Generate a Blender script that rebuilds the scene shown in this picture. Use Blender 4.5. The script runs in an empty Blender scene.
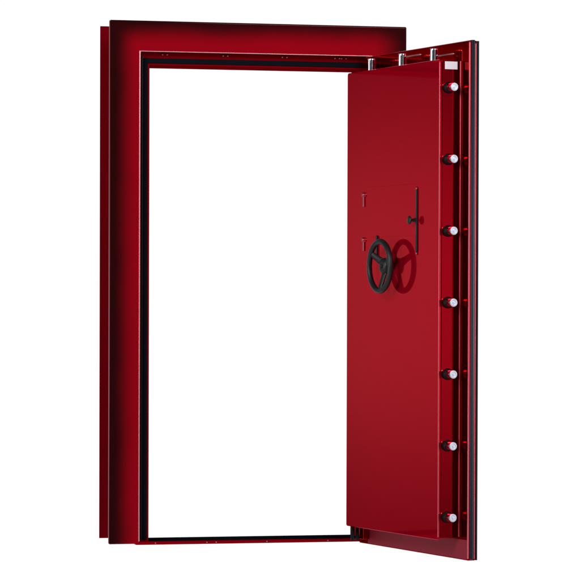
import bpy, bmesh, math
from mathutils import Matrix, Vector

sc = bpy.context.scene
COL = sc.collection

# ------------------------------------------------------------------ camera
YAW, PITCH, ROLL = 0.2403, -0.0157, -0.0030
CAM = Vector((-2.2994, -12.4215, 0.9769))
R0 = Vector((math.cos(YAW), -math.sin(YAW), 0)); F0 = Vector((math.sin(YAW), math.cos(YAW), 0)); U0 = Vector((0, 0, 1))
FW = F0 * math.cos(PITCH) + U0 * math.sin(PITCH); UP = -F0 * math.sin(PITCH) + U0 * math.cos(PITCH)
CX = R0 * math.cos(ROLL) - UP * math.sin(ROLL); CY = R0 * math.sin(ROLL) + UP * math.cos(ROLL)
cam = bpy.data.cameras.new('camera'); camo = bpy.data.objects.new('camera', cam); COL.objects.link(camo)
m = Matrix((CX, CY, -FW)).transposed().to_4x4(); m.translation = CAM
camo.matrix_world = m
cam.sensor_width = 36; cam.lens = 3153.854 / 580 * 36; cam.shift_y = 60.987 / 580
cam.clip_start = 0.1; cam.clip_end = 500
sc.camera = camo

# ------------------------------------------------------------------ studio surroundings (white ahead, dim behind, unseen lobes and strips added for reflections)
w = bpy.data.worlds.new("World"); sc.world = w; w.use_nodes = True
w.cycles.sampling_method = 'MANUAL'; w.cycles.sample_map_resolution = 2048
NT = w.node_tree; N = NT.nodes; L = NT.links
for n_ in list(N): N.remove(n_)
out = N.new('ShaderNodeOutputWorld'); bg = N.new('ShaderNodeBackground'); L.new(bg.outputs[0], out.inputs[0])
tc = N.new('ShaderNodeTexCoord')
def wm(op, a, b=None, c=None, clamp=False):
    n_ = N.new('ShaderNodeMath'); n_.operation = op; n_.use_clamp = clamp
    for i, v in enumerate((a, b, c)):
        if v is None: continue
        if isinstance(v, (int, float)): n_.inputs[i].default_value = v
        else: L.new(v, n_.inputs[i])
    return n_.outputs[0]
def wdot(d):
    n_ = N.new('ShaderNodeVectorMath'); n_.operation = 'DOT_PRODUCT'; L.new(tc.outputs['Generated'], n_.inputs[0]); n_.inputs[1].default_value = d
    return n_.outputs['Value']
def ramp(x, a, b, lo=0.0, hi=1.0):
    n_ = N.new('ShaderNodeMapRange'); n_.interpolation_type = 'SMOOTHSTEP'; L.new(x, n_.inputs[0])
    for i, v in zip((1, 2, 3, 4), (a, b, lo, hi)): n_.inputs[i].default_value = v
    return n_.outputs[0]
def wdir(x, y): return tuple(R0 * x + F0 * y)
sepx = N.new('ShaderNodeSeparateXYZ'); L.new(tc.outputs['Generated'], sepx.inputs[0])
el = wm('ABSOLUTE', wm('SUBTRACT', sepx.outputs[2], 0.002))
band = ramp(el, 0.012, 0.085, 1.0, 0.17)
capw = ramp(wdot(tuple(F0)), 0.80, 0.90)
WL, WR, WB, WBASE = 0.55, 0.68, 0.22, 0.03
lobeL = wm('MULTIPLY', ramp(wdot(wdir(-0.77, 0.64)), 0.75, 0.97), WL)
lobeR = wm('MULTIPLY', ramp(wdot(wdir(0.80, -0.60)), 0.90, 0.985), WR)
lobeB = wm('MULTIPLY', ramp(wdot(wdir(0.42, -0.90)), 0.90, 0.99), WB)
stripR = wm('MULTIPLY', ramp(wdot(wdir(0.985, -0.17)), 0.90, 0.98), 9.0)
stripL = wm('MULTIPLY', ramp(wdot(wdir(-0.97, -0.24)), 0.90, 0.98), 9.0)
s_ = wm('MULTIPLY', wm('ADD', wm('ADD', lobeL, lobeR), wm('ADD', stripR, stripL)), band)
lobe_down = wm('MULTIPLY', ramp(wm('MULTIPLY', sepx.outputs[2], -1.0), 0.14, 0.5), 0.6)
s_ = wm('ADD', wm('ADD', s_, wm('ADD', lobeB, lobe_down)), WBASE)
s_ = wm('MAXIMUM', s_, wm('MULTIPLY', capw, 1.02))
L.new(s_, bg.inputs['Strength']); bg.inputs['Color'].default_value = (1, 1, 1, 1)

# ------------------------------------------------------------------ unseen area lamps added for base diffuse light
def fill_lamp(name, loc, target, size, power):
    l = bpy.data.lights.new(name, 'AREA'); l.shape = 'RECTANGLE'; l.size, l.size_y = size; l.energy = power
    o = bpy.data.objects.new(name, l); COL.objects.link(o); o.location = loc
    o.rotation_euler = (Vector(target) - Vector(loc)).to_track_quat('-Z', 'Y').to_euler(); return o
fill_lamp('fill_lamp', (-4.5, -5.0, 4.2), (0.8, -0.3, 1.0), (2.5, 2.5), 330)
fill_lamp('fill_lamp', (3.2, -7.5, 4.6), (0.9, -0.3, 1.0), (2.2, 2.2), 230)
sc.view_settings.view_transform = 'Standard'; sc.view_settings.look = 'None'
sc.view_settings.exposure = 0; sc.view_settings.gamma = 1
sc.cycles.max_bounces = 10; sc.cycles.glossy_bounces = 8

# ------------------------------------------------------------------ materials
def mat(name, color, rough=0.4, metal=0.0, coat=0.0, coat_rough=0.03, bump=0.0, bscale=400, vary=0.0, spec=0.5, tint=None):
    mt = bpy.data.materials.new(name); mt.use_nodes = True
    nt = mt.node_tree; p = nt.nodes['Principled BSDF']
    p.inputs['Base Color'].default_value = (*color, 1); p.inputs['Roughness'].default_value = rough
    p.inputs['Metallic'].default_value = metal; p.inputs['Coat Weight'].default_value = coat; p.inputs['Coat Roughness'].default_value = coat_rough
    p.inputs['Specular IOR Level'].default_value = spec
    if tint: p.inputs['Specular Tint'].default_value = (*tint, 1)
    co = nt.nodes.new('ShaderNodeTexCoord')
    if bump:
        nz = nt.nodes.new('ShaderNodeTexNoise'); nz.inputs['Scale'].default_value = bscale; nz.inputs['Detail'].default_value = 2
        bp = nt.nodes.new('ShaderNodeBump'); bp.inputs['Strength'].default_value = bump; bp.inputs['Distance'].default_value = 0.001
        nt.links.new(co.outputs['Object'], nz.inputs['Vector']); nt.links.new(nz.outputs[0], bp.inputs['Height']); nt.links.new(bp.outputs[0], p.inputs['Normal'])
    if vary:
        nz = nt.nodes.new('ShaderNodeTexNoise'); nz.inputs['Scale'].default_value = 3; nz.inputs['Detail'].default_value = 4
        mr = nt.nodes.new('ShaderNodeMapRange'); mr.inputs[3].default_value = rough * (1 - vary); mr.inputs[4].default_value = rough * (1 + vary)
        nt.links.new(co.outputs['Object'], nz.inputs['Vector']); nt.links.new(nz.outputs[0], mr.inputs[0]); nt.links.new(mr.outputs[0], p.inputs['Roughness'])
    return mt
RED = (0.42, 0.0008, 0.0105)
M_red = mat('candy red enamel', (0.45, 0.0008, 0.0105), 0.10, 0.97, 0.06, 0.02, bump=0.03, bscale=60, vary=0.3, spec=0.1, tint=(0.9, 0.15, 0.2))
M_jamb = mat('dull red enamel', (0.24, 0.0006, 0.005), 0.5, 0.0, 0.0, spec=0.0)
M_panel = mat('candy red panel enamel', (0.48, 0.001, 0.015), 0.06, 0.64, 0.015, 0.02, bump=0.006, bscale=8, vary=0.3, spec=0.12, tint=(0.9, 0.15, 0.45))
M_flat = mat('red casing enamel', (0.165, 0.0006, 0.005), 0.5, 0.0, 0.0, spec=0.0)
M_seal = mat('black rubber seal', (0.0055, 0.0078, 0.011), 0.8, 0.0, 0.0, spec=0.0)
M_edgeseal = mat('glossy black rubber seal', (0.003, 0.0055, 0.010), 0.12, 0.0, 0.0, 0.15, spec=1.0, tint=(0.55, 0.8, 1.0))
M_blk = mat('black satin powder coat', (0.009, 0.010, 0.011), 0.42, 0.0, 0.0, 0.2, spec=0.3, bump=0.15, bscale=500)
M_chrome = mat('polished chrome', (0.70, 0.71, 0.76), 0.09, 1.0)
M_face = mat('brushed steel', (0.60, 0.63, 0.73), 0.45, 0.55, bump=0.05, bscale=900)
M_pink = mat('pink glint enamel', (0.62, 0.20, 0.25), 0.2, 0.7, 0.5)
M_label = mat('white sticker', (0.85, 0.83, 0.9), 0.3, 0, 0.3)
M_dark = mat('black bushing', (0.005, 0.005, 0.006), 0.4, 0, 0.0, spec=0.15)
M_bead = mat('red with highlight tint', (0.52, 0.09, 0.12), 0.33, 0.95)  # paler than the enamel, highlights put into the base colour
M_floor_sheen = mat('red with floor reflection tint', (0.25, 0.012, 0.028), 0.38, 0.3, 0.0, bump=0.2, bscale=120, vary=0.4, spec=0.2)
M_highlight = mat('pale highlight tint', (0.72, 0.36, 0.40), 0.4, 0.95)
M_slab = mat('deep candy red enamel', (0.34, 0.0008, 0.008), 0.09, 0.97, 0.08, 0.02, bump=0.03, bscale=60, vary=0.3, spec=0.1, tint=(0.9, 0.15, 0.2))

W, H, FL = 1.2315, 2.1, 0.1234
def fade_mat():
    """candy red airbrushed to black along the outer left, top and right edges of the trim"""
    mt = mat('candy red enamel with black faded edges', RED, 0.12, 0.55, 0.12, 0.05, spec=0.1, tint=(0.9, 0.15, 0.2))
    nt = mt.node_tree; p = nt.nodes['Principled BSDF']; A = nt.links.new
    def mth(op, a, b=None):
        n_ = nt.nodes.new('ShaderNodeMath'); n_.operation = op
        for i, v in enumerate((a, b)):
            if v is None: continue
            if isinstance(v, (int, float)): n_.inputs[i].default_value = v
            else: A(v, n_.inputs[i])
        return n_.outputs[0]
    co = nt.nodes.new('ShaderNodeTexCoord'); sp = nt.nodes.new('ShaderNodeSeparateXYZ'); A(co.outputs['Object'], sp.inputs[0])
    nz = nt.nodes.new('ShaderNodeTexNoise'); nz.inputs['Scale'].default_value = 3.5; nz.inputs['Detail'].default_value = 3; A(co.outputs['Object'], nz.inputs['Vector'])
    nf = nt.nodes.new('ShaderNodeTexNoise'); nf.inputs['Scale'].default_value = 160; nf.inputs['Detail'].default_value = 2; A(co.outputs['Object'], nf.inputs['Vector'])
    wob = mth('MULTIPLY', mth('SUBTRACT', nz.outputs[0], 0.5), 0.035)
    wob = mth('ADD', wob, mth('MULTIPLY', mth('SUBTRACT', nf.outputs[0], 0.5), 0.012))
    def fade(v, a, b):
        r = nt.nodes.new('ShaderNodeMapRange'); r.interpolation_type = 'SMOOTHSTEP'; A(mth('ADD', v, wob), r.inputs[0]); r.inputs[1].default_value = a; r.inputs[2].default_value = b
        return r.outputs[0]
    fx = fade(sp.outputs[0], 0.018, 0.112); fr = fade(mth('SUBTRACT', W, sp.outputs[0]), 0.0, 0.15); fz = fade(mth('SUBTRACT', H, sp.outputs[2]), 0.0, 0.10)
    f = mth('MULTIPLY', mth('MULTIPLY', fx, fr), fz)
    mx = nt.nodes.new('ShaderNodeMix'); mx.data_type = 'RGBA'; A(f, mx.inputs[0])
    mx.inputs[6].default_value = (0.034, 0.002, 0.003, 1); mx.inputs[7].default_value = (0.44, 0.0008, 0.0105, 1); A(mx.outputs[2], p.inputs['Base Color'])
    return mt
M_fade = fade_mat()

# ------------------------------------------------------------------ mesh helpers
def new_obj(name, bm, material, parent=None, loc=(0, 0, 0), rotz=0.0, bevel=0.0, seg=3, smooth=True):
    bmesh.ops.recalc_face_normals(bm, faces=bm.faces)
    me = bpy.data.meshes.new(name); bm.to_mesh(me); bm.free()
    me.materials.append(material)
    if smooth:
        for p in me.polygons: p.use_smooth = True
    o = bpy.data.objects.new(name, me); COL.objects.link(o)
    o.parent = parent; o.location = loc; o.rotation_euler = (0, 0, rotz)
    if bevel:
        b = o.modifiers.new('bevel', 'BEVEL'); b.width = bevel; b.segments = seg; b.limit_method = 'ANGLE'; b.angle_limit = math.radians(35)
    if smooth:
        wn = o.modifiers.new('normals', 'WEIGHTED_NORMAL'); wn.keep_sharp = True; wn.weight = 100
    return o
def box(bm, x0, x1, y0, y1, z0, z1):
    vs = [bm.verts.new((x, y, z)) for x in (x0, x1) for y in (y0, y1) for z in (z0, z1)]
    for f in ((0, 1, 3, 2), (4, 6, 7, 5), (0, 4, 5, 1), (2, 3, 7, 6), (0, 2, 6, 4), (1, 5, 7, 3)): bm.faces.new([vs[i] for i in f])
def prism(bm, loop, axis, a, b):
    """extrude a 2-D loop along an axis from a to b"""
    def P(u, v, t): return {'x': (t, u, v), 'y': (u, t, v), 'z': (u, v, t)}[axis]
    A = [bm.verts.new(P(u, v, a)) for u, v in loop]; B = [bm.verts.new(P(u, v, b)) for u, v in loop]
    n = len(loop)
    bm.faces.new(A); bm.faces.new(B[::-1])
    for i in range(n): bm.faces.new((A[i], A[(i + 1) % n], B[(i + 1) % n], B[i]))
def arch(bm, xo0, xo1, zo, xi0, xi1, zi, y0, y1, zb=0.0):
    """portal shape (two legs and a header) as one extruded outline"""
    lp = [(xo0, zb), (xo0, zo), (xo1, zo), (xo1, zb), (xi1, zb), (xi1, zi), (xi0, zi), (xi0, zb)]
    A = [bm.verts.new((u, y0, v)) for u, v in lp]; B = [bm.verts.new((u, y1, v)) for u, v in lp]
    for q in ((0, 1, 6, 7), (1, 2, 5, 6), (2, 3, 4, 5)):              # mitred quads
        bm.faces.new([A[i] for i in q]); bm.faces.new([B[i] for i in q[::-1]])
    for i in range(8): bm.faces.new((A[i], A[(i + 1) % 8], B[(i + 1) % 8], B[i]))
def lathe(bm, prof, axis='y', c=(0, 0, 0), n=32):
    """prof: list of (distance along axis, radius)"""
    rings = []
    for d, r in prof:
        ring = []
        for k in range(n):
            a = 2 * math.pi * k / n; u, v = r * math.cos(a), r * math.sin(a)
            p = {'x': (d, u, v), 'y': (u, d, v), 'z': (u, v, d)}[axis]
            ring.append(bm.verts.new((c[0] + p[0], c[1] + p[1], c[2] + p[2])))
        rings.append(ring)
    for r0, r1 in zip(rings, rings[1:]):
        for k in range(n): bm.faces.new((r0[k], r0[(k + 1) % n], r1[(k + 1) % n], r1[k]))
    bm.faces.new(rings[0]); bm.faces.new(rings[-1][::-1])
def flat_caps(o):
    """keep the flat ends of a turned part crisp"""
    for p in o.data.polygons:
        if len(p.vertices) > 8: p.use_smooth = False
    return o
def torus(bm, R, r, axis='y', c=(0, 0, 0), n=72, k=16, squash=1.0):
    rings = []
    for i in range(n):
        a = 2 * math.pi * i / n; ring = []
        for j in range(k):
            b = 2 * math.pi * j / k; rr = R + r * math.cos(b); d = r * squash * math.sin(b)
            p = {'x': (d, rr * math.cos(a), rr * math.sin(a)), 'y': (rr * math.cos(a), d, rr * math.sin(a))}[axis]
            ring.append(bm.verts.new((c[0] + p[0], c[1] + p[1], c[2] + p[2])))
        rings.append(ring)
    for i in range(n):
        for j in range(k): bm.faces.new((rings[i][j], rings[i][(j + 1) % k], rings[(i + 1) % n][(j + 1) % k], rings[(i + 1) % n][j]))

# ------------------------------------------------------------------ the vault door
root = bpy.data.objects.new('vault_door', None); COL.objects.link(root)
root.location = (0, 0, 0); root.empty_display_size = 0.2
root['label'] = 'glossy candy red walk-in vault door standing wide open in its black-edged frame'
root['category'] = 'vault door'; root['kind'] = 'thing'

# ---- frame: front trim with an added highlight bead on its inner edge
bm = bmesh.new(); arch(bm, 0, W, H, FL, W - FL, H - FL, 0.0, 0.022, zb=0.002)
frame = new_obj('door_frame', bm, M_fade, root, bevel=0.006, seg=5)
bm = bmesh.new(); arch(bm, FL - 0.0032, W - FL + 0.0032, H - FL + 0.0026, FL + 0.0018, W - FL - 0.0018, H - FL - 0.0008, -0.0014, 0.006, zb=0.012)
new_obj('highlight_bead', bm, M_highlight, frame, bevel=0.0020, seg=4)  # pale bead added round the opening as a painted edge highlight
# casing through the wall, with the stop the door closes against
XI0, XI1, ZI = 0.1711, W - 0.1711, 1.9262
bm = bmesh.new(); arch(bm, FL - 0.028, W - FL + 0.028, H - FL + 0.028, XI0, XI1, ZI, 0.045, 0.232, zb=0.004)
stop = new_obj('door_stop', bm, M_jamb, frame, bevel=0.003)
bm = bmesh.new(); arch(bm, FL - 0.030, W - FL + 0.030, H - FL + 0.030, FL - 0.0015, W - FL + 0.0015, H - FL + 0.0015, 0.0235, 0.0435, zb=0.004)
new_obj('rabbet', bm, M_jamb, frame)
bm = bmesh.new(); arch(bm, 0.004, W - 0.004, H - 0.006, XI0 - 0.03, XI1 + 0.03, ZI + 0.03, 0.2335, 0.2415, zb=0.010)
new_obj('rear_flange', bm, M_flat, frame, bevel=0.0015)
# rubber seal round the stop
bm = bmesh.new(); arch(bm, 0.1448, W - 0.1448, 1.9534, 0.1622, W - 0.1622, 1.9325, 0.0375, 0.0465, zb=0.016)
new_obj('door_seal', bm, M_seal, frame, bevel=0.0035)
bm = bmesh.new()
for x0, x1 in ((0.1365, 0.1446), (W - 0.1446, W - 0.1365)): box(bm, x0, x1, 0.0405, 0.0452, 0.016, 1.9600)
new_obj('seal_channel', bm, M_dark, frame)
# threshold: low red bar with a rubber strip behind it
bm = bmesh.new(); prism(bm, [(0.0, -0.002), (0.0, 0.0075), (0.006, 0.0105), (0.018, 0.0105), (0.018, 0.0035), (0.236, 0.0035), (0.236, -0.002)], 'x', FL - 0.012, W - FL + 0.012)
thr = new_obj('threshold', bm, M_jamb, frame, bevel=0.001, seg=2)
bm = bmesh.new(); box(bm, XI0 - 0.02, XI1 + 0.02, 0.024, 0.228, 0.0045, 0.0098)
new_obj('threshold_seal', bm, M_seal, frame, bevel=0.002)
# striker pins over the seal and along the threshold, their pink glints put into the colour
pb = bmesh.new(); lathe(pb, [(0.0, 0.0045), (-0.005, 0.0045), (-0.008, 0.003), (-0.009, 0.001)], 'y', n=16)
pin0 = None
for x in (0.2225, 0.4723, 0.719, 0.9400, 0.9675):
    for k, dx in enumerate((0.0, 0.019)):
        if pin0 is None: o = pin0 = new_obj('striker_pin', pb, M_pink, frame)
        else: o = pin0.copy(); COL.objects.link(o); o.parent = frame
        o.location = (x + dx, 0.045, 1.9685)
for x in (0.1900, 0.4015, 0.4400, 0.6502, 0.9055):
    o = pin0.copy(); COL.objects.link(o); o.parent = frame; o.location = (x, 0.003, 0.0045); o.scale = (0.8, 0.8, 0.6)

# ---- door leaf; local x runs from hinge side to latch side, local -y towards the inner panel
HX, HY, ANG = 1.0845, 0.0302, 1.3946
WS, HS, ZS, OH, OHB, T = 0.9727, 1.9789, -0.0084, 0.0699, 0.0764, 0.1339
LEAF = dict(loc=(HX, HY, 0), rotz=-ANG)
TS = 0.042                                                        # thickness of the outer slab
bm = bmesh.new(); box(bm, 0, WS, -TS, -0.0088, ZS, ZS + HS)
slab = new_obj('door_leaf', bm, M_slab, root, bevel=0.0045, seg=4, **LEAF)
# bolt box carrying the inner panel: panel edges folded over
S0, S1, Z0, Z1 = OH, WS - OH, ZS + OHB, ZS + HS - OH
bm = bmesh.new(); box(bm, S0, S1, -T + 0.0105, -TS + 0.001, Z0 + 0.006, Z1 - 0.004)
bbox = new_obj('bolt_box', bm, M_red, root, bevel=0.003, **LEAF)
bm = bmesh.new()
r = 0.009; loop = []
for cx_, cz_, a0 in ((S1 - r, Z1 - r, 0), (S0 + r, Z1 - r, 90), (S0 + r, Z0 + r, 180), (S1 - r, Z0 + r, 270)):
    for k in range(7):
        a = math.radians(a0 + 15 * k); loop.append((cx_ + r * math.cos(a), cz_ + r * math.sin(a)))
prism(bm, loop, 'y', -T, -T + 0.010)
panel = new_obj('inner_panel', bm, M_panel, root, bevel=0.0035, seg=4, **LEAF)
# rubber strip let into the latch edge, top and hinge edge of the slab
bm = bmesh.new(); e = 0.0025
arch(bm, -e, WS + e, ZS + HS + e, 0.006, WS - 0.006, ZS + HS - 0.006, -0.0330, -0.0190, zb=ZS + 0.004)
new_obj('edge_seal', bm, M_edgeseal, slab, bevel=0.0022)
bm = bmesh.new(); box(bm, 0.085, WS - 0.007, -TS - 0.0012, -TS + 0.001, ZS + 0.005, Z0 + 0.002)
new_obj('floor_sheen_plate', bm, M_floor_sheen, slab, bevel=0.0008, seg=2)  # added plate, its mauve colour paints in a floor reflection
# dark outer skin plate
bm = bmesh.new(); box(bm, 0.001, WS - 0.001, -0.0085, 0.0, ZS + 0.001, ZS + HS - 0.001)
new_obj('outer_skin', bm, M_dark, slab, bevel=0.001)
# added pale bars painting reflected streaks on the slab, above the panel
for s0, s1, z in ((0.425, 0.560, 1.9455), (0.714, 0.846, 1.9285)):
    bm = bmesh.new(); lathe(bm, [(s0, 0.001), (s0 + 0.003, 0.0042), (s1 - 0.003, 0.0042), (s1, 0.001)], 'x', (0, 0, 0), 12)
    new_obj('streak_bar', bm, M_highlight, slab, loc=(0, -TS - 0.001, z))
# sticker on the latch side of the bolt box
bm = bmesh.new(); box(bm, S1 + 0.0002, S1 + 0.0010, -0.1115, -0.0580, 1.8640, 1.8935)
o = new_obj('sticker', bm, M_label, bbox); o['label'] = 'small blank white sticker on the latch side of the bolt box'
# pivot under the hinge side
bm = bmesh.new(); lathe(bm, [(0.008, 0.0078), (0.062, 0.0078), (0.062, 0.006), (Z0 + 0.004, 0.006)], 'z', (0.0620, -0.101, 0), 20)
lathe(bm, [(0.008, 0.0065), (Z0 + 0.004, 0.0065)], 'z', (0.0620, -0.080, 0), 20)
new_obj('hinge_pivot', bm, M_dark, root, **LEAF)
bm = bmesh.new(); box(bm, 0.060, 0.100, -0.070, -0.045, 0.012, Z0 + 0.008)
new_obj('hinge_block', bm, M_red, root, bevel=0.003, **LEAF)

# added beads painting edge highlights: panel fold, slab corner, slab rim
def bead(s, t, r, z0, z1, parent):
    bm = bmesh.new(); lathe(bm, [(z0, r * .5), (z0 + .002, r), (z1 - .002, r), (z1, r * .5)], 'z', (s, -t, 0), 28)
    return new_obj('highlight_bead', bm, M_bead, parent)
bead(S1 - 0.0012, T - 0.0018, 0.0022, Z0 + 0.010, Z1 - 0.010, panel)
bead(S1 + 0.0025, TS + 0.0022, 0.0034, Z0 + 0.010, Z1 - 0.004, slab)
bead(WS - 0.0022, TS - 0.0022, 0.0032, ZS + 0.006, ZS + HS - 0.006, slab)
bead(WS - 0.0008, 0.0150, 0.0030, ZS + 0.006, ZS + HS - 0.010, slab)
# ---- locking bolts
def leaf_pt(s, t, z):
    return (HX + s * math.cos(ANG) - t * math.sin(ANG), HY - s * math.sin(ANG) - t * math.cos(ANG), z)
BR = 0.0165
bm = bmesh.new(); lathe(bm, [(-0.03, BR), (0.045, BR), (0.0495, BR * 0.96)], 'x', n=40)
bolt = flat_caps(new_obj('locking_bolt', bm, M_chrome, root))
bm = bmesh.new(); lathe(bm, [(0.0490, BR * 0.955), (0.0510, BR * 0.90), (0.0512, BR * 0.62), (0.0500, BR * 0.56), (0.0500, BR * 0.40), (0.0508, BR * 0.34), (0.0508, BR * .02)], 'x', n=40)
cap = new_obj('bolt_tip', bm, M_face, bolt)
bm = bmesh.new(); lathe(bm, [(0.0, 0.0225), (0.004, 0.0225), (0.006, 0.0205), (0.015, 0.0200), (0.017, 0.0185), (0.017, 0.0170), (0.001, 0.0170)], 'x', n=40)
collar = new_obj('collar', bm, M_dark, bolt)
bolt.location = leaf_pt(S1, 0.095, 1.7939); bolt.rotation_euler = (0, 0, -ANG)
def copy_bolt(loc, rot, collar_len=1.0):
    b = bolt.copy(); COL.objects.link(b); b.location = loc; b.rotation_euler = rot
    for c in (cap, collar):
        k = c.copy(); COL.objects.link(k); k.parent = b
        if c is collar: k.scale = (collar_len, 1, 1)
    return b
for i in range(1, 7): copy_bolt(leaf_pt(S1, 0.095, 1.7939 - 0.27317 * i), (0, 0, -ANG))
for s in (0.2138, 0.4965, 0.7755):
    copy_bolt(leaf_pt(s, 0.095, Z1 - 0.001), (0, -math.pi / 2, -ANG), 0.25)

# ---- access plate, its hooks, strip and pull knob on the inner panel
YP = -T
bm = bmesh.new(); box(bm, 0.2790, 0.7020, YP - 0.0012, YP + 0.002, 1.2330, 1.4340)
acc = new_obj('access_plate', bm, M_panel, panel, bevel=0.0006, seg=2)
for z0, z1 in ((1.3561, 1.4161), (1.1801, 1.2361)):
    bm = bmesh.new(); box(bm, 0.2295, 0.2405, YP - 0.006, YP, z0, z1 - 0.016)
    lathe(bm, [(-0.0105, 0.004), (-0.0095, 0.0085), (0.0, 0.0105), (0.002, 0.0105)], 'y', (0.235, YP, z1 - 0.012), 20)
    new_obj('hook', bm, M_bead, panel, bevel=0.002)
bm = bmesh.new(); box(bm, 0.7085, 0.7205, YP - 0.005, YP - 0.0004, 1.1690, 1.4110)
new_obj('handle_strip', bm, M_blk, panel, bevel=0.0015)
for z in (1.4150, 1.1640):
    bm = bmesh.new(); lathe(bm, [(-0.006, 0.002), (-0.005, 0.0055), (0.0, 0.0065)], 'y', (0.7145, YP, z), 16)
    new_obj('rivet', bm, M_bead, panel)
bm = bmesh.new(); box(bm, 0.3530, 0.3650, YP - 0.007, YP - 0.0004, 1.1560, 1.2400)
new_obj('release_lever', bm, M_blk, panel, bevel=0.002)
bm = bmesh.new()
lathe(bm, [(0.0, 0.009), (-0.004, 0.009), (-0.006, 0.004), (-0.010, 0.0075), (-0.014, 0.004), (-0.019, 0.004), (-0.022, 0.012), (-0.0255, 0.0165), (-0.029, 0.0165), (-0.031, 0.012), (-0.0318, 0.002)], 'y', (0.700, YP, 1.2926), 32)
new_obj('knob', bm, M_blk, panel)

# ---- handwheel
wheel = bpy.data.objects.new('handwheel', None); COL.objects.link(wheel); wheel.parent = root; wheel.empty_display_size = 0.1
wheel.location = leaf_pt(0.4875, T, 1.1165); wheel.rotation_euler = (0, 0, -ANG)
bm = bmesh.new(); torus(bm, 0.0965, 0.0115, 'y', (0, -0.051, 0), squash=0.95)
new_obj('rim', bm, M_blk, wheel)
bm = bmesh.new(); lathe(bm, [(0.0, 0.014), (-0.016, 0.014), (-0.018, 0.031), (-0.030, 0.033), (-0.040, 0.030), (-0.043, 0.020), (-0.0445, 0.017), (-0.0445, 0.009), (-0.041, 0.008), (-0.041, 0.001)], 'y', n=40)
new_obj('hub', bm, M_blk, wheel)
sp0 = None
for ang in (148, 28, 268):
    if sp0 is None:
        bm = bmesh.new(); secs = []
        for r_, wd, y_ in ((0.014, 0.022, -0.028), (0.034, 0.0185, -0.032), (0.060, 0.0145, -0.039), (0.082, 0.0130, -0.046), (0.094, 0.0150, -0.051)):
            ring = [bm.verts.new((r_, y_ + 0.0075 * math.sin(b), wd * math.cos(b))) for b in [2 * math.pi * k / 16 for k in range(16)]]
            secs.append(ring)
        for a_, b_ in zip(secs, secs[1:]):
            for k in range(16): bm.faces.new((a_[k], a_[(k + 1) % 16], b_[(k + 1) % 16], b_[k]))
        bm.faces.new(secs[0]); bm.faces.new(secs[-1][::-1])
        sp0 = o = new_obj('spoke', bm, M_blk, wheel)
    else:
        o = sp0.copy(); COL.objects.link(o)
    o.rotation_euler = (0, -math.radians(ang), 0)
# spindle nut on the hub
bm = bmesh.new(); lathe(bm, [(-0.040, 0.0085), (-0.046, 0.0085), (-0.048, 0.007), (-0.048, 0.001)], 'y', n=6)
new_obj('nut', bm, M_blk, wheel, smooth=False)
